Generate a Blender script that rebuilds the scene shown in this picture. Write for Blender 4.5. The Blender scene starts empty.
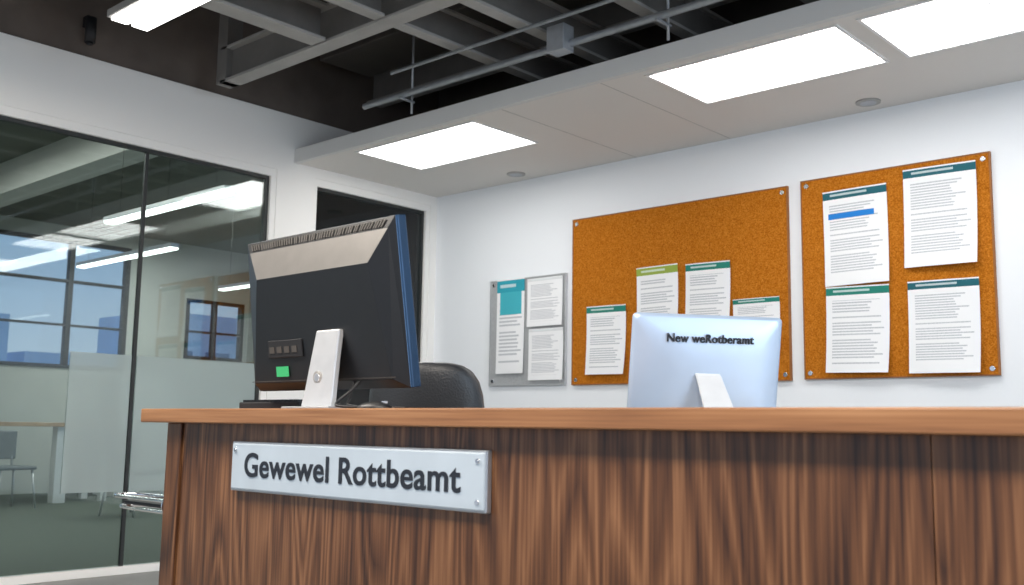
import bpy, bmesh, math, random
from mathutils import Matrix, Vector, Euler
random.seed(4)
S=bpy.context.scene
COL=S.collection
try: S.view_settings.view_transform='Standard'
except Exception: pass

# ---------------------------------------------------------------- materials
def mat(name,col,rough=.5,metal=0,spec=.5,noise=0,nscale=20,bump=0,bscale=80,emit=None,es=0,coat=0):
    m=bpy.data.materials.new(name);m.use_nodes=True
    nt=m.node_tree;b=nt.nodes['Principled BSDF']
    b.inputs['Base Color'].default_value=(*col,1);b.inputs['Roughness'].default_value=rough
    b.inputs['Metallic'].default_value=metal;b.inputs['Specular IOR Level'].default_value=spec
    b.inputs['Coat Weight'].default_value=coat
    tc=nt.nodes.new('ShaderNodeTexCoord')
    if noise:
        n=nt.nodes.new('ShaderNodeTexNoise');n.inputs['Scale'].default_value=nscale;n.inputs['Detail'].default_value=5
        nt.links.new(tc.outputs['Object'],n.inputs['Vector'])
        r=nt.nodes.new('ShaderNodeValToRGB')
        r.color_ramp.elements[0].position=.3;r.color_ramp.elements[1].position=.7
        r.color_ramp.elements[0].color=(*[c*(1-noise) for c in col],1)
        r.color_ramp.elements[1].color=(*[min(1,c*(1+noise)) for c in col],1)
        nt.links.new(n.outputs['Fac'],r.inputs['Fac']);nt.links.new(r.outputs['Color'],b.inputs['Base Color'])
    if bump:
        n=nt.nodes.new('ShaderNodeTexNoise');n.inputs['Scale'].default_value=bscale
        nt.links.new(tc.outputs['Object'],n.inputs['Vector'])
        bp=nt.nodes.new('ShaderNodeBump');bp.inputs['Strength'].default_value=bump;bp.inputs['Distance'].default_value=.005
        nt.links.new(n.outputs['Fac'],bp.inputs['Height']);nt.links.new(bp.outputs['Normal'],b.inputs['Normal'])
    if emit:
        b.inputs['Emission Color'].default_value=(*emit,1);b.inputs['Emission Strength'].default_value=es
    return m

def wood(name,dark,mid,light,axis='z',rough=.33,rings=12,stretch=.13,ringw=.85,streakw=.35):
    m=bpy.data.materials.new(name);m.use_nodes=True;nt=m.node_tree;N=nt.nodes;L=nt.links
    b=N['Principled BSDF'];b.inputs['Roughness'].default_value=rough
    tc=N.new('ShaderNodeTexCoord')
    def noise(sc,scale,detail,rough=.5,dist=0):
        mp=N.new('ShaderNodeMapping');mp.inputs['Scale'].default_value=sc;L.new(tc.outputs['Object'],mp.inputs['Vector'])
        n=N.new('ShaderNodeTexNoise');n.inputs['Scale'].default_value=scale;n.inputs['Detail'].default_value=detail
        n.inputs['Roughness'].default_value=rough;n.inputs['Distortion'].default_value=dist
        L.new(mp.outputs['Vector'],n.inputs['Vector']);return n.outputs['Fac']
    def M(op,a,b_,c=None):
        q=N.new('ShaderNodeMath');q.operation=op
        for i,v in enumerate((a,b_,c)):
            if v is None:continue
            if isinstance(v,(int,float)):q.inputs[i].default_value=v
            else:L.new(v,q.inputs[i])
        return q.outputs[0]
    z=axis=='z'
    sc=lambda a,b_:(a,a,b_) if z else (b_,a,a)
    cath=noise(sc(1,stretch),6.5,1.3,.35,.25)
    ring=M('PINGPONG',M('MULTIPLY',cath,rings),.5)
    fine=noise(sc(130,3.0),1,3)
    streak=noise(sc(26,.7),1,2)
    broad=noise(sc(5,.3),1.2,1)
    v=M('MULTIPLY_ADD',ring,ringw,fine)
    v=M('MULTIPLY_ADD',streak,streakw,v)
    v=M('MULTIPLY_ADD',broad,.6,v)
    mid_=.5+.25*ringw+.5*streakw+.3
    mr=N.new('ShaderNodeMapRange');mr.inputs['From Min'].default_value=mid_-.36;mr.inputs['From Max'].default_value=mid_+.38
    L.new(v,mr.inputs['Value'])
    r=N.new('ShaderNodeValToRGB');e=r.color_ramp.elements
    L.new(mr.outputs['Result'],r.inputs['Fac'])
    e[0].position=0.0;e[0].color=(*dark,1);e[1].position=.5;e[1].color=(*mid,1);x=e.new(1.0);x.color=(*light,1)
    L.new(r.outputs['Color'],b.inputs['Base Color'])
    return m

WALL=mat('wall_paint',(.86,.88,.91),.7,bump=.08,bscale=120)
WHITE=mat('white_paint',(.87,.85,.82),.6,bump=.05)
SOFF=mat('soffit_tile',(.72,.69,.655),.8,bump=.1,bscale=200)
FASC=mat('fascia_paint',(.64,.64,.63),.6,bump=.05)
CONC=mat('dark_plaster',(.13,.105,.09),.9,noise=.2,nscale=3)
DECK=mat('ceiling_deck',(.032,.024,.019),.9,noise=.3,nscale=4)
STEEL=mat('painted_steel',(.38,.365,.345),.5,noise=.08,nscale=6)
STEELD=mat('steel_dark',(.07,.062,.055),.6,noise=.1,nscale=6)  # plain dark steel for duct, cables, vents and ports
CONDUIT=mat('galvanised',(.45,.47,.50),.4,.5,noise=.1,nscale=15)
CARPET=mat('carpet',(.115,.14,.115),.95,noise=.25,nscale=60,bump=.4,bscale=300)
FLOOR=mat('floor_tile',(.25,.25,.24),.5,noise=.1,nscale=5)
BLACK=mat('black_plastic',(.007,.008,.010),.42,noise=.1,nscale=40)
BEZEL=mat('bezel_reflection',(.025,.06,.12),.25,.5,noise=.05,nscale=20)  # blue window reflection put into the base colour
BLACKM=mat('black_matte',(.012,.012,.014),.6,noise=.15,nscale=40)
JOINT=mat('black_gasket',(.02,.022,.022),.5,noise=.1)
SILVER=mat('silver',(.62,.63,.65),.35,.7,noise=.05,nscale=30)
CHROME=mat('chrome',(.75,.76,.78),.15,1,noise=.03)
ALU=mat('aluminium',(.55,.67,.84),.36,.35,noise=.03,nscale=10)
STANDW=mat('stand_satin',(.80,.80,.80),.35,.2,noise=.04)
STANDG=mat('stand_grey',(.60,.60,.60),.35,.35,noise=.04)
LEATH=mat('black_leather',(.03,.032,.036),.4,bump=.3,bscale=120)
GLOW=mat('lamp_diffuser',(1,1,1),.5,emit=(1,.985,.95),es=8,noise=.01)
GLOWP=mat('pendant_tube',(1,1,1),.5,emit=(1,.97,.90),es=4.5,noise=.01)
GRID=mat('diffuser_grid',(.22,.22,.21),.6,noise=.02)
SIGNM=mat('sign_plate',(.56,.635,.70),.38,.25,noise=.05,nscale=8)
SIGNE=mat('sign_edge',(.45,.48,.52),.3,.7,noise=.05)
INK=mat('ink',(.012,.016,.025),.5,noise=.05)
GREYB=mat('felt_grey',(.38,.39,.40),.85,noise=.12,nscale=80,bump=.2)
FARW=mat('far_wall',(.60,.61,.57),.8,noise=.04,nscale=3)
ADJC=mat('adjoining_ceiling',(.20,.205,.18),.9,noise=.1,nscale=2)
OAK=wood('oak',(.35,.22,.11),(.5,.33,.18),(.6,.42,.25),'x')
WAL=wood('walnut_veneer',(.036,.013,.006),(.125,.050,.020),(.265,.122,.054),'z')
EDGE=wood('walnut_edge',(.18,.074,.030),(.31,.140,.057),(.42,.21,.095),'x',rings=5,ringw=.5,streakw=.6)
GREEN=mat('green_label',(.05,.50,.18),.4,noise=.05)

def corkmat():
    m=bpy.data.materials.new('cork');m.use_nodes=True;nt=m.node_tree;N=nt.nodes;L=nt.links
    b=N['Principled BSDF'];b.inputs['Roughness'].default_value=.95;b.inputs['Specular IOR Level'].default_value=.05
    tc=N.new('ShaderNodeTexCoord');n=N.new('ShaderNodeTexNoise');n.inputs['Scale'].default_value=120;n.inputs['Detail'].default_value=4;n.inputs['Roughness'].default_value=.6
    L.new(tc.outputs['Object'],n.inputs['Vector'])
    r=N.new('ShaderNodeValToRGB');e=r.color_ramp.elements
    e[0].position=.30;e[0].color=(.27,.080,.007,1);e[1].position=.72;e[1].color=(.64,.25,.04,1)
    x=e.new(.5);x.color=(.47,.148,.011,1)
    L.new(n.outputs['Fac'],r.inputs['Fac']);L.new(r.outputs['Color'],b.inputs['Base Color'])
    return m
CORK=corkmat()
CORKE=mat('cork_edge',(.30,.11,.025),.7,noise=.1)

def glassmat(name,tint,frost=0,ior=1.5):
    m=bpy.data.materials.new(name);m.use_nodes=True;nt=m.node_tree;N=nt.nodes;L=nt.links
    for n in list(N):
        if n.type=='BSDF_PRINCIPLED':N.remove(n)
    out=[n for n in N if n.type=='OUTPUT_MATERIAL'][0]
    t=N.new('ShaderNodeBsdfTransparent');t.inputs['Color'].default_value=(*tint,1)
    g=N.new('ShaderNodeBsdfGlossy');g.inputs['Roughness'].default_value=.02 if not frost else .3
    fr=N.new('ShaderNodeFresnel');fr.inputs['IOR'].default_value=ior
    mx=N.new('ShaderNodeMixShader');L.new(fr.outputs[0],mx.inputs[0]);L.new(t.outputs[0],mx.inputs[1]);L.new(g.outputs[0],mx.inputs[2])
    last=mx
    if frost:
        d=N.new('ShaderNodeBsdfDiffuse');d.inputs['Color'].default_value=(.80,.87,.86,1)
        tr=N.new('ShaderNodeBsdfTranslucent');tr.inputs['Color'].default_value=(.80,.87,.86,1)
        m1=N.new('ShaderNodeMixShader');m1.inputs[0].default_value=.5
        L.new(d.outputs[0],m1.inputs[1]);L.new(tr.outputs[0],m1.inputs[2])
        m2=N.new('ShaderNodeMixShader');m2.inputs[0].default_value=frost
        L.new(mx.outputs[0],m2.inputs[1]);L.new(m1.outputs[0],m2.inputs[2]);last=m2
    L.new(last.outputs[0],out.inputs['Surface'])
    return m
GLASS=glassmat('tinted_glass',(.78,.85,.85),ior=1.65);FROST=glassmat('frosted_film',(.9,.95,.94),.55)
CLEAR=glassmat('clear_glass',(.95,.97,.99))

def papermat(name,head,sub=None,hs=.1,lines=34):
    m=bpy.data.materials.new(name);m.use_nodes=True;nt=m.node_tree;N=nt.nodes;L=nt.links
    b=N['Principled BSDF'];b.inputs['Roughness'].default_value=.8
    uv=N.new('ShaderNodeUVMap');sp=N.new('ShaderNodeSeparateXYZ');L.new(uv.outputs[0],sp.inputs[0])
    def M(op,a,bb,c=None):
        n=N.new('ShaderNodeMath');n.operation=op
        for i,v in enumerate((a,bb,c)):
            if v is None:continue
            if isinstance(v,(int,float)):n.inputs[i].default_value=v
            else:L.new(v,n.inputs[i])
        return n.outputs[0]
    u,v=sp.outputs[0],sp.outputs[1]
    row=M('FLOOR',M('MULTIPLY',v,lines),0)
    fr=M('FRACT',M('MULTIPLY',v,lines),0)
    ln=M('LESS_THAN',fr,.48)
    wn=N.new('ShaderNodeTexWhiteNoise');wn.noise_dimensions='1D';L.new(row,wn.inputs['W'])
    end=M('MULTIPLY_ADD',wn.outputs['Value'],.35,.58)
    txt=M('MULTIPLY',ln,M('MULTIPLY',M('GREATER_THAN',u,.1),M('LESS_THAN',u,end)))
    txt=M('MULTIPLY',txt,M('GREATER_THAN',wn.outputs['Value'],.15))
    txt=M('MULTIPLY',txt,M('MULTIPLY',M('LESS_THAN',v,1-hs-.06),M('GREATER_THAN',v,.1)))
    cb=N.new('ShaderNodeCombineXYZ');L.new(M('MULTIPLY',u,50),cb.inputs[0]);L.new(row,cb.inputs[1])
    nz=N.new('ShaderNodeTexNoise');nz.inputs['Scale'].default_value=1.0;L.new(cb.outputs[0],nz.inputs['Vector'])
    txt=M('MULTIPLY',txt,M('MULTIPLY_ADD',nz.outputs['Fac'],1.1,.1))
    def mix(fac,c1,c2):
        x=N.new('ShaderNodeMix');x.data_type='RGBA';L.new(fac,x.inputs[0])
        for i,c in((6,c1),(7,c2)):
            if isinstance(c,tuple):x.inputs[i].default_value=(*c,1)
            else:L.new(c,x.inputs[i])
        return x.outputs[2]
    col=mix(txt,(.87,.87,.88),(.34,.36,.40))
    hm=M('MULTIPLY',M('GREATER_THAN',v,1-hs),M('LESS_THAN',v,.985))
    col=mix(hm,col,head)
    tm=M('MULTIPLY',M('MULTIPLY',M('GREATER_THAN',v,1-hs*.65),M('LESS_THAN',v,1-hs*.4)),M('MULTIPLY',M('GREATER_THAN',u,.12),M('LESS_THAN',u,.7)))
    col=mix(M('MULTIPLY',tm,.6),col,(.8,.9,.9))
    if sub:
        sm=M('MULTIPLY',M('MULTIPLY',M('GREATER_THAN',v,sub[1]),M('LESS_THAN',v,sub[2])),M('MULTIPLY',M('GREATER_THAN',u,sub[3]),M('LESS_THAN',u,sub[4])))
        col=mix(sm,col,sub[0])
    L.new(col,b.inputs['Base Color'])
    return m

# ---------------------------------------------------------------- geometry helpers
def link(o,parent=None):
    COL.objects.link(o)
    if parent is not None:o.parent=parent
    return o
def empty(name,loc=(0,0,0),rz=0):
    o=bpy.data.objects.new(name,None);o.empty_display_size=.1;o.location=loc;o.rotation_euler=(0,0,rz);COL.objects.link(o);return o
def boxes(name,bl,mats,parent=None,bevel=0,seg=2):
    bm=bmesh.new()
    for b in bl:
        x0,x1,y0,y1,z0,z1=b[:6];mi=b[6] if len(b)>6 else 0
        vs=[bm.verts.new(p) for p in((x0,y0,z0),(x1,y0,z0),(x1,y1,z0),(x0,y1,z0),(x0,y0,z1),(x1,y0,z1),(x1,y1,z1),(x0,y1,z1))]
        for f in((0,3,2,1),(4,5,6,7),(0,1,5,4),(1,2,6,5),(2,3,7,6),(3,0,4,7)):
            bm.faces.new([vs[i] for i in f]).material_index=mi
    me=bpy.data.meshes.new(name);bm.to_mesh(me);bm.free()
    for m in(mats if isinstance(mats,list) else [mats]):me.materials.append(m)
    o=link(bpy.data.objects.new(name,me),parent)
    if bevel:
        md=o.modifiers.new('bevel','BEVEL');md.width=bevel;md.segments=seg;md.limit_method='ANGLE'
    return o
def polymesh(name,verts,faces,mats,parent=None,fm=None,bevel=0,smooth=False,seg=2):
    me=bpy.data.meshes.new(name);me.from_pydata(verts,[],faces)
    for m in(mats if isinstance(mats,list) else [mats]):me.materials.append(m)
    if fm:
        for i,p in enumerate(me.polygons):p.material_index=fm[i]
    bm=bmesh.new();bm.from_mesh(me);bmesh.ops.recalc_face_normals(bm,faces=bm.faces);bm.to_mesh(me);bm.free()
    if smooth:
        for p in me.polygons:p.use_smooth=True
    o=link(bpy.data.objects.new(name,me),parent)
    if bevel:
        md=o.modifiers.new('bevel','BEVEL');md.width=bevel;md.segments=seg;md.limit_method='ANGLE'
    return o
def cyl(name,p0,p1,r,m,parent=None,r2=None,seg=24):
    p0=Vector(p0);p1=Vector(p1);d=p1-p0
    bm=bmesh.new();bmesh.ops.create_cone(bm,cap_ends=True,segments=seg,radius1=r,radius2=r if r2 is None else r2,depth=d.length)
    bmesh.ops.transform(bm,matrix=Matrix.Translation((p0+p1)/2)@d.to_track_quat('Z','Y').to_matrix().to_4x4(),verts=bm.verts)
    me=bpy.data.meshes.new(name);bm.to_mesh(me);bm.free();me.materials.append(m)
    for p in me.polygons:
        if len(p.vertices)==4:p.use_smooth=True
    return link(bpy.data.objects.new(name,me),parent)
def tube(name,pts,r,m,parent=None,cyc=False):
    cu=bpy.data.curves.new(name,'CURVE');cu.dimensions='3D';cu.bevel_depth=r;cu.bevel_resolution=4;cu.resolution_u=10
    s=cu.splines.new('NURBS');s.points.add(len(pts)-1)
    for i,p in enumerate(pts):s.points[i].co=(*p,1)
    s.order_u=3;s.use_endpoint_u=not cyc;s.use_cyclic_u=cyc
    cu.materials.append(m);return link(bpy.data.objects.new(name,cu),parent)
def text(name,body,loc,rot,width,height,m,parent=None,bold=.012,ext=.0015):
    cu=bpy.data.curves.new(name,'FONT');cu.body=body;cu.size=1;cu.offset=bold;cu.extrude=.01;cu.fill_mode='BOTH';cu.space_character=1.04
    o=bpy.data.objects.new(name,cu);COL.objects.link(o);bpy.context.view_layer.update()
    dg=bpy.context.evaluated_depsgraph_get();me=bpy.data.meshes.new_from_object(o.evaluated_get(dg))
    bpy.data.objects.remove(o)
    xs=[v.co.x for v in me.vertices]
    sx=width/(max(xs)-min(xs));sy=height
    for v in me.vertices:
        v.co.x*=sx;v.co.y*=sy;v.co.z*=ext/.01
    x0=min(v.co.x for v in me.vertices)
    for v in me.vertices:v.co.x-=x0
    me.materials.clear();me.materials.append(m)
    o=link(bpy.data.objects.new(name,me),parent);o.location=loc;o.rotation_euler=rot;return o

XL=-6.53;YB=6.18;ZS=3.045
# ---------------------------------------------------------------- room shell
boxes('floor',[(XL,4,-4,YB,-.1,0)],FLOOR)
boxes('floor.001',[(-14.6,XL,0,9.6,-.1,0)],CARPET)
boxes('wall_back',[(XL-.1,4,YB,YB+.12,0,3.2,0),(XL-.1,4,YB,YB+.12,3.2,4.2,1)],[WALL,CONC])
boxes('wall_left',[(XL-.10,XL,-4,4.47,2.96,3.42,0),(XL-.10,XL,4.83,YB,2.96,3.42,0),(XL-.10,XL,4.47,4.83,0,3.42,0),
    (XL-.10,XL-.02,-4,YB,3.42,4.2,1),(XL-.10,XL+.0,6.10,YB,0,2.96,0)],[WHITE,CONC])
boxes('ceiling',[(XL,4,-4,YB,4.15,4.25)],DECK)
LP=[(-5.90,-4.66),(-3.27,-2.10),(-2.0,-.88),(.3,1.4)]
y0,y1=4.72,5.40
sb=[(XL,4,4.65,y0,ZS,ZS+.04,0),(XL,4,y1,YB,ZS,ZS+.04,0)]
xx=XL
for a,b in LP:
    sb.append((xx,a,y0,y1,ZS,ZS+.04,0));xx=b
sb.append((xx,4,y0,y1,ZS,ZS+.04,0))
boxes('soffit_ceiling',sb,[SOFF])
boxes('trim_1',[(XL,4,4.62,4.66,ZS-.004,ZS+.105)],FASC,bevel=.003)
boxes('trim_2',[(x-.002,x+.002,4.67,YB-.01,ZS-.0015,ZS+.001) for x in(-4.35,-3.55)],STEEL)
for i,(a,b) in enumerate(LP):
    e=empty('ceiling_light_panel',((a+b)/2,(y0+y1)/2,ZS))
    w=(b-a)/2;d=(y1-y0)/2
    boxes('frame',[(-w,w,-d,-d+.018,-.006,.03),(-w,w,d-.018,d,-.006,.03),(-w,-w+.018,-d+.018,d-.018,-.006,.03),(w-.018,w,-d+.018,d-.018,-.006,.03)],STANDW,e)
    boxes('diffuser',[(-w+.018,w-.018,-d+.018,d-.018,.012,.025)],GLOW,e)
    boxes('housing',[(-w,w,-d,d,.045,.09)],STEEL,e)
    boxes('housing_sides',[(-w-.004,-w,-d,d,.041,.09),(w,w+.004,-d,d,.041,.09),(-w,w,-d-.004,-d,.041,.09),(-w,w,d,d+.004,.041,.09)],STEEL,e)
    if i:
        bl=[(-w+.02,w-.02,-d+.02+k*(2*d-.04)/6-.004,-d+.02+k*(2*d-.04)/6+.004,.000,.003) for k in range(1,6)]
        bl+=[(-w+.02+k*(2*w-.04)/12-.0035,-w+.02+k*(2*w-.04)/12+.0035,-d+.02,d-.02,.000,.003) for k in range(1,12)]
        boxes('louvre',bl,mat('louvre_grid',(.6,.6,.6),.5,noise=.02,emit=(1,1,1),es=.45),e)
for x,y in((-5.40,5.98),(-2.48,6.0)):
    e=empty('recessed_downlight',(x,y,ZS))
    cyl('rim',(0,0,-.008),(0,0,0),.075,STEEL,e);cyl('lens',(0,0,-.012),(0,0,-.006),.05,CONDUIT,e)

# ---------------------------------------------------------------- glazing on left wall
def glazing(n,ya,yb_,joints):
    e=empty('window_%d'%n)
    x=XL-.05
    boxes('frame',[(x-.04,x+.045,ya,yb_,2.90,2.96),(x-.04,x+.045,ya,yb_,0,.05),(x-.04,x+.045,yb_-.05,yb_,.05,2.90),(x-.04,x+.045,ya,ya+.03,.05,2.90)],WHITE,e,bevel=.003)
    boxes('gasket',[(x-.02,x+.02,ya+.03,yb_-.05,2.875,2.90),(x-.02,x+.02,yb_-.075,yb_-.05,.05,2.875)]+[(x-.012,x+.012,j-.012,j+.012,.05,2.875) for j in joints],JOINT,e)
    boxes('pane',[(x-.005,x+.005,ya+.03,yb_-.05,.05,2.90)],GLASS,e)
    return e
g=glazing(1,-1.0,4.47,[.6,2.1,3.42])
boxes('frosted_band',[(XL-.053,XL-.041,3.44,4.39,.54,1.45)],FROST,g)
boxes('frosted_band_b',[(XL-.053,XL-.041,2.98,3.40,.54,1.45)],FROST,g)
glazing(2,4.83,6.10,[])

# ---------------------------------------------------------------- adjoining office
XF=-14.5
boxes('wall_far',[(XF-.1,XF,0,9.6,0,1.75,0),(XF-.1,XF,0,9.6,3.6,3.9,0),(XF-.1,XF,7.35,8.35,1.75,3.6,0),(XF-.1,XF,9.4,9.6,1.75,3.6,0),(XF-.1,XF,8.35,9.4,1.75,2.0,0),(XF-.1,XF,8.35,9.4,2.95,3.6,0),(XF-.1,XF,0,1.0,1.75,3.6,0)],[FARW])
boxes('wall_right',[(XF-.1,XL-.1,9.5,9.6,0,3.9)],mat('end_wall',(.33,.34,.31),.8,noise=.05))
boxes('wall_front',[(XF-.1,XL-.1,-.1,0,0,3.9)],FARW)
boxes('ceiling.001',[(XF-.1,XL-.1,0,9.6,3.8,3.9)],ADJC)
e=empty('window_3')
wy=[1.0,2.6,4.2,5.4,6.5,7.35]
boxes('mullions',[(XF-.08,XF+.02,y-.035,y+.035,1.75,3.6) for y in wy]+[(XF-.07,XF+.01,1.0,7.35,2.98,3.02),(XF-.07,XF+.01,1.0,7.35,2.35,2.38),(XF-.08,XF+.03,1.0,7.35,1.75,1.80),(XF-.08,XF+.03,1.0,7.35,3.55,3.6)],JOINT,e)
boxes('pane',[(XF-.055,XF-.045,1.0,7.35,1.8,3.55)],CLEAR,e)
e=empty('window_4')
boxes('mullions',[(XF-.08,XF+.02,y-.03,y+.03,2.0,2.95) for y in(8.38,8.87,9.37)]+[(XF-.08,XF+.02,8.35,9.4,2.0,2.05),(XF-.08,XF+.02,8.35,9.4,2.42,2.45),(XF-.08,XF+.02,8.35,9.4,2.90,2.95)],JOINT,e)
boxes('pane',[(XF-.055,XF-.045,8.35,9.4,2.05,2.9)],CLEAR,e)
boxes('ceiling_bulkhead',[(XF,XL-.11,4.3,4.6,3.45,3.8)],WHITE)
for y,xa,xb,z in((4.2,-8.7,-6.75,2.75),(5.25,-11.5,-9.4,2.75),(7.35,-11.9,-10.2,2.75),(2.6,-11,-8.5,2.75)):
    e=empty('linear_pendant_light',(0,y,z))
    boxes('housing',[(xa,xb,-.05,.05,.02,.06)],SILVER,e);boxes('tube',[(xa+.01,xb-.01,-.045,.045,0,.02)],GLOWP,e)
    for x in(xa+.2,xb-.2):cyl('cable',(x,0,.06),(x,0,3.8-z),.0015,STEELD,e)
e=empty('high_table')
boxes('top',[(-13.4,-12.6,4.3,6.45,.93,.98)],OAK,e,bevel=.005)
boxes('legs',[(-13.3,-13.22,4.4,4.48,0,.93),(-12.78,-12.70,4.4,4.48,0,.93),(-13.3,-13.22,6.27,6.35,0,.93),(-12.8,-12.66,5.65,5.80,0,.93),(-12.78,-12.70,6.27,6.35,0,.93)],STANDW,e)
boxes('storage_cabinet',[(-13.9,-13.3,6.75,7.6,0,1.6,0),(-13.29,-13.28,6.78,7.16,.05,1.57,0),(-13.29,-13.28,7.19,7.57,.05,1.57,0)],[WHITE],bevel=.004)
CH=mat('chair_shell',(.16,.18,.18),.6,noise=.1)
for x,y,rz in((-12.2,4.9,100),(-11.2,6.6,60),(-10.6,5.6,200)):
    e=empty('visitor_chair',(x,y,0),math.radians(rz))
    boxes('seat',[(-.23,.23,-.22,.22,.44,.48)],CH,e,bevel=.015)
    o=boxes('backrest',[(-.22,.22,.20,.235,.55,.88)],CH,e,bevel=.015)
    for sx in(-1,1):
        for sy in(-1,1):cyl('leg',(sx*.19,sy*.18,.44),(sx*.23,sy*.23,0),.012,SILVER,e)
        cyl('back_post',(sx*.17,.20,.46),(sx*.17,.218,.7),.01,SILVER,e)
OUT1=mat('facade_pale',(.50,.66,.88),.8,noise=.1,nscale=.5);OUT2=mat('facade_window',(.12,.24,.42),.2,noise=.2,nscale=1)
def building(x,y0_,y1_,h,name='office_building'):
    bl=[(x-6,x,y0_,y1_,0,h,0)]
    z=1
    while z<h-1.0:
        y=y0_+.5
        while y<y1_-1.6:
            bl.append((x,x+.05,y,y+1.3,z,z+1.2,1));y+=2.0
        z+=2.2
    boxes(name,bl,[OUT1,OUT2])
building(-42,6,16.5,5.2);building(-44,18,22,3.9);building(-44,24,36,6.2)
boxes('ground_outside',[(-90,XF-.1,-30,60,-.3,-.1)],mat('asphalt',(.2,.2,.2),.9,noise=.2,nscale=1))

# ---------------------------------------------------------------- exposed ceiling structure
def ibeam_x(xa,xb,y,z,w=.13,h=.26):
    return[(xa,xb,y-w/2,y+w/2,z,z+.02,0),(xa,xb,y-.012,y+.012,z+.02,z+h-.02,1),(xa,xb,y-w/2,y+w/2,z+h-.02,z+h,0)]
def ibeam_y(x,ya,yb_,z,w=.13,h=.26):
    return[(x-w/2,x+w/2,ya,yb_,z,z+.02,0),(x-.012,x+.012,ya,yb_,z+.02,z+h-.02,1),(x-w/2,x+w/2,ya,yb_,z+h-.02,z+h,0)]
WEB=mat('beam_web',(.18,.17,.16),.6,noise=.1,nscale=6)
bl=ibeam_x(-6.15,3.9,3.76,3.36,.12)
for x,ya,yb_ in((-5.0,-3,3.68),(-4.43,-3,6.1),(-3.87,-3,6.1),(-3.2,-3,6.1),(-2.4,-3,6.1),(-1.5,-3,6.1)):
    if yb_>4:
        bl+=ibeam_y(x,ya,3.69,3.37,.09,.22);bl+=ibeam_y(x,3.83,yb_,3.37,.09,.22)
    else:bl+=ibeam_y(x,ya,yb_,3.36,.14,.24)
bl+=ibeam_x(XL+.01,3.9,2.0,3.7,.16,.3)+ibeam_x(XL+.01,3.9,5.4,3.7,.16,.3)
bl+=[(-6.2,-6.08,3.70,3.82,3.36,4.14,1),(XL+.01,XL+.10,1.2,1.25,3.43,4.14,0)]
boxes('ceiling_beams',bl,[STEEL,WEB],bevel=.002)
e=empty('ventilation_duct')
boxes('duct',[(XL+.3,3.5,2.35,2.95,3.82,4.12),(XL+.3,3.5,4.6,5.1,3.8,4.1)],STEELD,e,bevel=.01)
e=empty('conduit_run')
cyl('pipe',(-5.5,4.47,3.25),(3.5,4.47,3.25),.022,CONDUIT,e)
cyl('pipe_b',(-5.0,4.28,3.33),(3.5,4.28,3.33),.012,CONDUIT,e)
boxes('junction_box',[(-3.75,-3.62,4.40,4.50,3.20,3.36)],CONDUIT,e,bevel=.005)
for x in(-5.1,-3.0,-1.0):
    cyl('hanger',(x,4.56,3.14),(x,4.56,4.15),.008,CONDUIT,e)
    boxes('clip',[(x-.01,x+.01,4.44,4.58,3.22,3.23)],CONDUIT,e)
e=empty('linear_ceiling_lamp',(0,0,3.28))
boxes('housing',[(-5.48,-4.0,2.55,2.81,.015,.06)],STEEL,e,bevel=.004)
boxes('diffuser',[(-5.46,-4.02,2.57,2.665,0,.016),(-5.46,-4.02,2.695,2.79,0,.016)],GLOW,e)
for x in(-5.2,-4.3):cyl('wire',(x,2.68,.06),(x,2.68,.87),.004,CONDUIT,e)
e=empty('security_camera',(XL,2.91,3.57))
boxes('bracket',[(-.02,.05,-.02,.02,.05,.12)],BLACKM,e);cyl('body',(.06,0,-.07),(.06,0,.10),.035,BLACKM,e);cyl('lens',(.06,0,-.085),(.06,0,-.07),.02,BLACK,e)

# ---------------------------------------------------------------- boards and papers
def board(name,xa,xb,za,zb,m,edge):
    e=empty(name,((xa+xb)/2,YB,(za+zb)/2));w=(xb-xa)/2;h=(zb-za)/2
    boxes('panel',[(-w+.008,w-.008,-.022,-.001,-h+.008,h-.008)],m,e)
    boxes('edge',[(-w,w,-.026,-.001,h-.008,h),(-w,w,-.026,-.001,-h,-h+.008),(-w,-w+.008,-.026,-.001,-h+.008,h-.008),(w-.008,w,-.026,-.001,-h+.008,h-.008)],edge,e)
    for sx in(-1,1):
        for sz in(-1,1):
            cyl('screw',(sx*(w-.04),-.028,sz*(h-.04)),(sx*(w-.04),-.022,sz*(h-.04)),.014,CHROME,e,r2=.018)
    return e
board('cork_board',-4.95,-3.115,1.335,2.635,CORK,CORKE)
board('cork_board',-3.02,-1.83,1.34,2.65,CORK,CORKE)
board('felt_notice_board',-5.83,-5.015,1.34,2.22,GREYB,SILVER)
DG=(.008,.11,.14)
P1=papermat('sheet_teal_block',(.02,.33,.42),((.05,.42,.50),.62,.86,.12,.9),.14,26)
P2=papermat('sheet_plain',(.72,.73,.74),None,.06,34)
P3=papermat('sheet_green',(.01,.20,.15),None,.10,30)
P4=papermat('sheet_lime',(.30,.40,.06),None,.12,28)
P5=papermat('sheet_teal_blue',DG,((.01,.20,.62),.70,.76,.08,.8),.09,36)
P6=papermat('sheet_darkteal',DG,None,.09,36)
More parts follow.
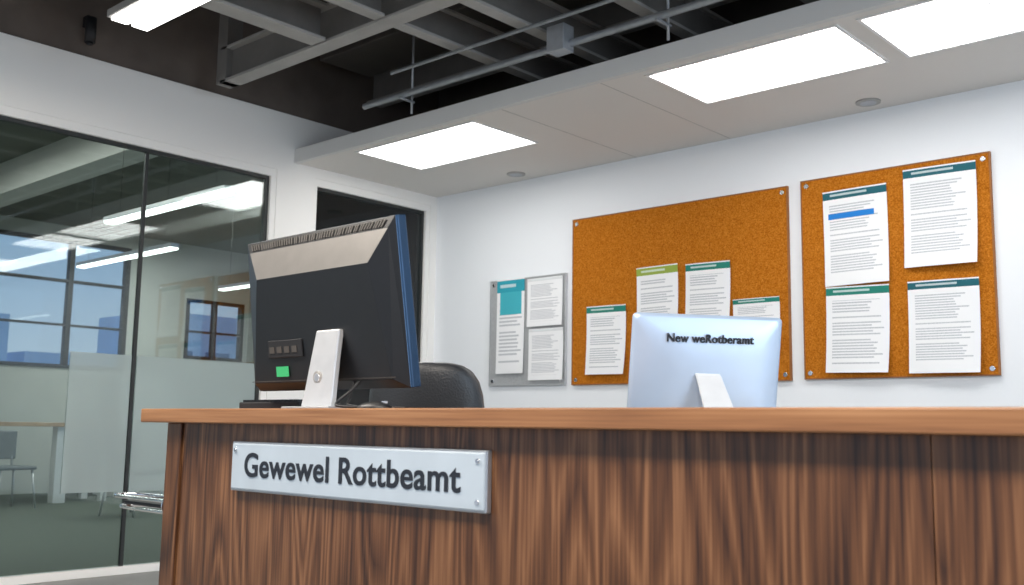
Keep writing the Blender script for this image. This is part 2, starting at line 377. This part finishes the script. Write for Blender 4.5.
def sheet(x0,z1,x1,z0,m,rot=0,curl=.018):
    w=x1-x0;h=z1-z0;nx,nz=8,10;vs=[];fs=[];uvs=[]
    for j in range(nz+1):
        for i in range(nx+1):
            u=i/nx;v=j/nz
            dy=-.003-curl*((1-v)**3)*(.5+.7*u)-.25*curl*v**6-.004*abs(math.sin(3*u))
            vs.append(((u-.5)*w,dy,(v-.5)*h));uvs.append((u,v))
    for j in range(nz):
        for i in range(nx):
            a=j*(nx+1)+i;fs.append((a,a+1,a+nx+2,a+nx+1))
    me=bpy.data.meshes.new('notice_sheet');me.from_pydata(vs,[],fs);me.materials.append(m)
    uv=me.uv_layers.new(name='UVMap')
    for l in me.loops:uv.data[l.index].uv=uvs[l.vertex_index]
    for p in me.polygons:p.use_smooth=True
    o=link(bpy.data.objects.new('notice_sheet',me));o.location=((x0+x1)/2,YB-.027,(z0+z1)/2);o.rotation_euler=(0,rot,0)
    return o
sheet(-5.745,2.22,-5.44,1.44,P1,0,.01)
sheet(-5.41,2.20,-5.04,1.81,P2,0,.01);sheet(-5.39,1.79,-5.03,1.38,P2,0,.01)
sheet(-4.80,1.93,-4.43,1.41,P3,.01,.03);sheet(-4.33,2.19,-3.97,1.68,P4,-.01,.03);sheet(-3.91,2.175,-3.55,1.65,P3,.015,.03);sheet(-3.53,1.895,-3.18,1.55,P3,0,.03)
sheet(-2.86,2.55,-2.44,1.93,P5,-.01);sheet(-2.34,2.61,-1.91,2.00,P6,.012,.03)
sheet(-2.86,1.92,-2.45,1.375,P3,.02,.03);sheet(-2.335,1.915,-1.92,1.36,P6,.01,.03)

# ---------------------------------------------------------------- reception desk
e=empty('reception_desk')
boxes('counter_top',[(-3.20,1.6,1.70,2.12,1.0,1.045)],EDGE,e,bevel=.004)
boxes('front_panel',[(-3.0,-.634,1.745,1.78,0,1.0),(-.632,1.52,1.745,1.78,0,1.0)],WAL,e,bevel=.0006)
boxes('end_stile',[(-3.085,-3.003,1.735,1.80,0,1.0)],WAL,e,bevel=.003)
boxes('end_panel',[(-3.08,-3.04,1.80,2.09,0,1.0),(1.48,1.52,1.78,2.09,0,1.0)],WAL,e)
e=empty('work_desk')
boxes('work_surface',[(-2.35,1.48,2.15,2.95,.79,.82)],OAK,e,bevel=.003)
boxes('work_legs',[(-2.33,-2.27,2.85,2.91,0,.79),(1.38,1.44,2.85,2.91,0,.79),(-2.33,1.4,2.28,2.31,.2,.79),(-2.33,-2.27,2.2,2.28,0,.79),(1.38,1.44,2.2,2.28,0,.79)],STANDW,e)
e=empty('desk_sign',(-2.160,1.744,.876))
w=.52;h=.067
boxes('plate',[(-w,w,-.022,-.004,-h,h)],SIGNM,e,bevel=.004)
boxes('rim',[(-w-.005,w+.005,-.018,0,-h-.005,h+.005)],SIGNE,e,bevel=.003)
for sx in(-1,1):
    for sz in((1,) if sx<0 else (1,-1)):
        cyl('screw',(sx*(w-.02),-.026,sz*(h-.02)),(sx*(w-.02),-.02,sz*(h-.02)),.006,CHROME,e)
text('lettering','Gewewel Rottbeamt',(-.450,-.0225,-.027),(math.pi/2,0,0),.895,.096,INK,e,bold=.017)

e=empty('chrome_side_rack',(-3.086,1.80,.745))
tube('loop',[(0,-.05,.0),(-.22,-.05,.0),(-.38,-.04,.0),(-.42,0,.0),(-.38,.05,.0),(-.22,.06,.0),(0,.06,.0)],.007,CHROME,e)
tube('loop_low',[(0,-.05,-.035),(-.20,-.05,-.035),(-.34,-.04,-.035),(-.37,0,-.035),(-.34,.05,-.035),(-.20,.06,-.035),(0,.06,-.035)],.006,CHROME,e)
boxes('pad',[(-.30,0,-.045,.055,-.024,-.012)],BLACKM,e,bevel=.004)
for y in(-.04,.05):cyl('flange',(-.006,y,-.015),(0,y,-.015),.028,CHROME,e)

# ---------------------------------------------------------------- big black monitor (back view)
e=empty('desktop_monitor',(-2.51,1.91,1.045),math.radians(-1))
t=empty('tilt',(0,0,.23));t.parent=e;t.rotation_euler=(math.radians(9),0,0)
W=.378;zb=-.172;zt=.320
boxes('bezel',[(-W,W,.012,.045,zb,zt)],[BEZEL],t,bevel=.004)
boxes('screen',[(-W+.015,W-.015,.0452,.0458,zb+.02,zt-.015)],BLACKM,t)
o=[(-W+.001,.020,zb+.001),(W-.001,.020,zb+.001),(W-.001,.020,zt-.001),(-W+.001,.020,zt-.001)]
k=[(-W+.002,.006,zb+.002),(W-.002,.006,zb+.002),(W-.002,.006,zt-.002),(-W+.002,.006,zt-.002)]
# slope: black strip, shoulder greyed to paint in reflected light, then flat black back
def lerp(a,b,f):return tuple(a[i]+(b[i]-a[i])*f for i in range(3))
i2=[(-W+.11,-.042,zt-.128),(W-.085,-.042,zt-.128),(W-.035,-.030,zb+.03),(-W+.03,-.030,zb+.03)]
s1=lerp(k[3],i2[0],.27);s2=lerp(k[2],i2[1],.27)
vs=o+k+i2+[s1,s2]
fs=[(0,1,5,4),(1,2,6,5),(2,3,7,6),(3,0,4,7),(7,6,13,12),(12,13,9,8),(6,5,10,9,13),(5,4,11,10),(4,7,12,8,11),(8,9,10,11)]
polymesh('rear_shell',vs,fs,[BLACK,mat('lit_shoulder',(.20,.188,.175),.4,.3,noise=.05),BEZEL],t,fm=[0,2,2,0,0,1,0,0,0,0],bevel=.0015)  # right and top edges take the painted blue reflection, shoulder the painted sheen
vv=[];vf=[];n=52
A=Vector(k[3]);B=Vector(k[2]);Cc=Vector(s1);D=Vector(s2);off=Vector((0,-.0015,.0006))
for q in range(n):
    f0=.03+.94*q/n;f1=f0+.009
    a=A.lerp(B,f0);b=A.lerp(B,f1);c=Cc.lerp(D,f0);d=Cc.lerp(D,f1)
    p=[a.lerp(c,.25)+off,b.lerp(d,.25)+off,b.lerp(d,.85)+off,a.lerp(c,.85)+off];kk=len(vv)
    vv+=p;vf.append((kk,kk+1,kk+2,kk+3))
o=polymesh('vents',vv,vf,STEELD,t);md=o.modifiers.new('s','SOLIDIFY');md.thickness=.002
boxes('port_recess',[(-.24,-.06,-.040,-.034,zb+.11,zb+.165)],BLACKM,t,bevel=.002)
boxes('ports',[(-.23+q*.04,-.205+q*.04,-.042,-.039,zb+.125,zb+.145) for q in range(4)],STEELD,t)
boxes('label',[(-.21,-.145,-.0365,-.0345,zb+.050,zb+.082)],GREEN,t)
boxes('bezel_seam',[(-W+.02,W-.02,-.0325,-.030,zb+.035,zb+.037)],STEELD,t)
vs=[];fs=[]
for z,y,wd,c in((.235,-.050,.056,.090),(.16,-.060,.060,.088),(.05,-.072,.068,.084),(.004,-.078,.074,.082)):
    vs+=[(c-wd,y,z),(c+wd,y,z),(c+wd,y+.020,z),(c-wd,y+.020,z)]
for a in range(3):
    b=a*4
    for q in range(4):fs.append((b+q,b+(q+1)%4,b+4+(q+1)%4,b+4+q))
fs+=[(0,1,2,3),(12,13,14,15)]
polymesh('stand_neck',vs,fs,STANDG,e,bevel=.004)
c=.075
cyl('cable_hole',(c,-.0705,.093),(c,-.060,.094),.019,STEEL,e)
cyl('cable_hole_inner',(c,-.0725,.093),(c,-.06,.094),.012,SILVER,e)
boxes('foot',[(-.03,.20,-.12,.12,0,.008)],SILVER,e,bevel=.003)
tube('cable',[(.19,0,.085),(.20,-.03,.06),(.17,-.07,.02),(.21,-.10,.008),(.27,-.08,.006),(.34,-.02,.006)],.004,BLACKM,e)
tube('cable_b',[(.16,0,.085),(.17,-.02,.03),(.20,-.06,.012),(.26,-.03,.006),(.37,.02,.006)],.004,BLACKM,e)
e=empty('computer_keyboard',(-2.87,2.03,1.045))
boxes('body',[(-.17,.17,-.06,.07,0,.028)],BLACKM,e,bevel=.004)
boxes('keys',[(-.16+a*.024,-.14+a*.024,-.05+b*.024,-.03+b*.024,.028,.036) for a in range(13) for b in range(5)],BLACK,e)
e=empty('computer_mouse',(-2.17,1.84,1.045),.4)
bm=bmesh.new();bmesh.ops.create_uvsphere(bm,u_segments=24,v_segments=14,radius=1)
for v in bm.verts:
    v.co.x*=.055;v.co.y*=.032;v.co.z=max(v.co.z,0)*.022
me=bpy.data.meshes.new('body');bm.to_mesh(me);bm.free();me.materials.append(BLACK)
for p in me.polygons:p.use_smooth=True
link(bpy.data.objects.new('body',me),e);boxes('wheel',[(.02,.035,-.004,.004,.016,.023)],SILVER,e)

# ---------------------------------------------------------------- silver all-in-one computer
e=empty('all_in_one_computer',(-1.57,2.55,.822),math.radians(54))
t=empty('tilt',(0,0,.166));t.parent=e;t.rotation_euler=(math.radians(11),0,0)
Wd=.226;H=.345
def rr(w0,w1,h0,h1,r,y,n=8):
    pts=[]
    for cx,cz,a0 in((w1-r,h1-r,0),(w0+r,h1-r,90),(w0+r,h0+r,180),(w1-r,h0+r,270)):
        for q in range(n+1):
            a=math.radians(a0+90*q/n);pts.append((cx+r*math.cos(a),y,cz+r*math.sin(a)))
    return pts
rings=[rr(-Wd,Wd,0,H,.014,.012),rr(-Wd,Wd,0,H,.014,.006),rr(-Wd+.012,Wd-.012,.010,H-.010,.02,0),rr(-Wd+.07,Wd-.07,.06,H-.06,.05,-.009),rr(-.08,.08,.12,.22,.05,-.013)]
vs=[p for r_ in rings for p in r_];n=len(rings[0]);fs=[]
for a in range(len(rings)-1):
    for q in range(n):fs.append((a*n+q,a*n+(q+1)%n,(a+1)*n+(q+1)%n,(a+1)*n+q))
fs.append(tuple(range(n)));fs.append(tuple(range((len(rings)-1)*n,len(rings)*n)))
polymesh('shell',vs,fs,ALU,t,smooth=True)
boxes('screen',[(-Wd+.012,Wd-.012,.0125,.0132,.07,H-.012)],BLACK,t)
text('lettering','New weRotberamt',(-.128,-.0125,.268),(math.pi/2,0,0),.262,.034,INK,t,bold=.016,ext=.002)
vs=[];fs=[]
for y,z,wd,cx in((-.010,.365,.036,-.004),(-.05,.33,.038,.0),(-.10,.20,.048,.022),(-.135,.02,.07,.05),(-.13,.004,.08,.05),(.09,.004,.08,.02)):
    vs+=[(cx-wd,y,z),(cx+wd,y,z)]
for a in range(5):fs.append((a*2,a*2+1,a*2+3,a*2+2))
o=polymesh('stand',vs,fs,STANDW,e);md=o.modifiers.new('s','SOLIDIFY');md.thickness=.006;md.offset=1
o.modifiers.new('b','BEVEL').width=.002

# ---------------------------------------------------------------- office chair
e=empty('office_chair',(-3.12,3.0,0),math.radians(-150))
def cushion(name,sx,sy,sz,loc,rot,m,bend=0,pw=3.2):
    bm=bmesh.new();bmesh.ops.create_uvsphere(bm,u_segments=40,v_segments=24,radius=1)
    for v in bm.verts:
        c=v.co
        d=(abs(c.x)**pw+abs(c.y)**pw+abs(c.z)**pw)**(1/pw);c/=d
        c.x*=sx;c.y*=sy;c.z*=sz
        c.y-=bend*(c.x/sx)**2
    me=bpy.data.meshes.new(name);bm.to_mesh(me);bm.free();me.materials.append(m)
    for p in me.polygons:p.use_smooth=True
    o=link(bpy.data.objects.new(name,me),e);o.location=loc;o.rotation_euler=rot;return o
cushion('seat',.26,.25,.05,(0,0,.52),(0,0,0),LEATH)
cushion('backrest',.24,.05,.33,(0,.25,.925),(math.radians(-8),0,0),LEATH,bend=.07,pw=4.2)
boxes('back_bracket',[(-.04,.04,.20,.24,.45,.75)],BLACKM,e,bevel=.005)
cyl('gas_lift',(0,0,.09),(0,0,.48),.03,BLACKM,e)
for q in range(5):
    a=math.radians(72*q);p=(math.cos(a)*.30,math.sin(a)*.30)
    cyl('spoke_%d'%q,(0,0,.11),(p[0],p[1],.08),.025,BLACK,e,r2=.016)
    cyl('caster_%d'%q,(p[0]-.02*math.sin(a),p[1]+.02*math.cos(a),.03),(p[0]+.02*math.sin(a),p[1]-.02*math.cos(a),.03),.03,BLACKM,e)
for s in(-1,1):
    tube('arm_%d'%s,[(s*.24,.05,.50),(s*.31,.05,.52),(s*.31,.05,.70),(s*.31,.0,.74)],.014,BLACKM,e)
    boxes('arm_pad_%d'%s,[(s*.31-.03,s*.31+.03,-.13,.13,.74,.765)],BLACKM,e,bevel=.01)

# ---------------------------------------------------------------- lights
def area(name,loc,rot,sx,sy,p,c=(1,1,1)):
    l=bpy.data.lights.new(name,'AREA');l.shape='RECTANGLE';l.size=sx;l.size_y=sy;l.energy=p;l.color=c
    o=bpy.data.objects.new(name,l);o.location=loc;o.rotation_euler=rot;COL.objects.link(o);return o
area('added_fill_a',(-.5,.2,3.2),(0,0,0),2.4,.6,160,(1,.92,.82))  # unseen area light added to brighten the desk front
area('added_fill_b',(-4.0,.8,3.2),(0,0,0),2.4,.6,150,(1,.92,.82))  # second added light out of view, warm fill for the room
area('adjoining_fill_a',(-9.5,3.0,3.7),(0,0,0),4,.5,110,(1,.97,.9))  # added fill under the adjoining ceiling, separate from the pendants
area('adjoining_fill_b',(-11.5,7.2,3.7),(0,0,0),4,.5,120,(1,.97,.9))  # more added fill, deeper in the adjoining office
area('daylight_window',(3.6,2.6,2.0),(0,math.radians(80),0),3,2.2,130,(.70,.86,1))
w=bpy.data.worlds.new('World');S.world=w;w.use_nodes=True;nt=w.node_tree
bg=nt.nodes['Background'];tc=nt.nodes.new('ShaderNodeTexCoord');sp=nt.nodes.new('ShaderNodeSeparateXYZ')
r=nt.nodes.new('ShaderNodeValToRGB');r.color_ramp.elements[0].position=0;r.color_ramp.elements[0].color=(.84,.90,1,1)
r.color_ramp.elements[1].position=.2;r.color_ramp.elements[1].color=(.45,.68,1,1)
nt.links.new(tc.outputs['Generated'],sp.inputs[0]);nt.links.new(sp.outputs[2],r.inputs[0]);nt.links.new(r.outputs[0],bg.inputs[0])
bg.inputs[1].default_value=.85

# ---------------------------------------------------------------- camera
cd=bpy.data.cameras.new('camera');cam=bpy.data.objects.new('camera',cd);COL.objects.link(cam)
cd.sensor_width=36;cd.lens=1017.8/1024*36;cd.clip_end=300;cd.clip_start=.05
cd.dof.use_dof=True;cd.dof.focus_distance=3.9;cd.dof.aperture_fstop=5.0
cam.matrix_world=Matrix.Translation((0,0,1.0))@(Matrix.Rotation(math.radians(42.215),4,'Z')@Matrix.Rotation(math.pi/2+math.radians(7.586),4,'X')@Matrix.Rotation(math.radians(.9),4,'Z'))
S.camera=cam
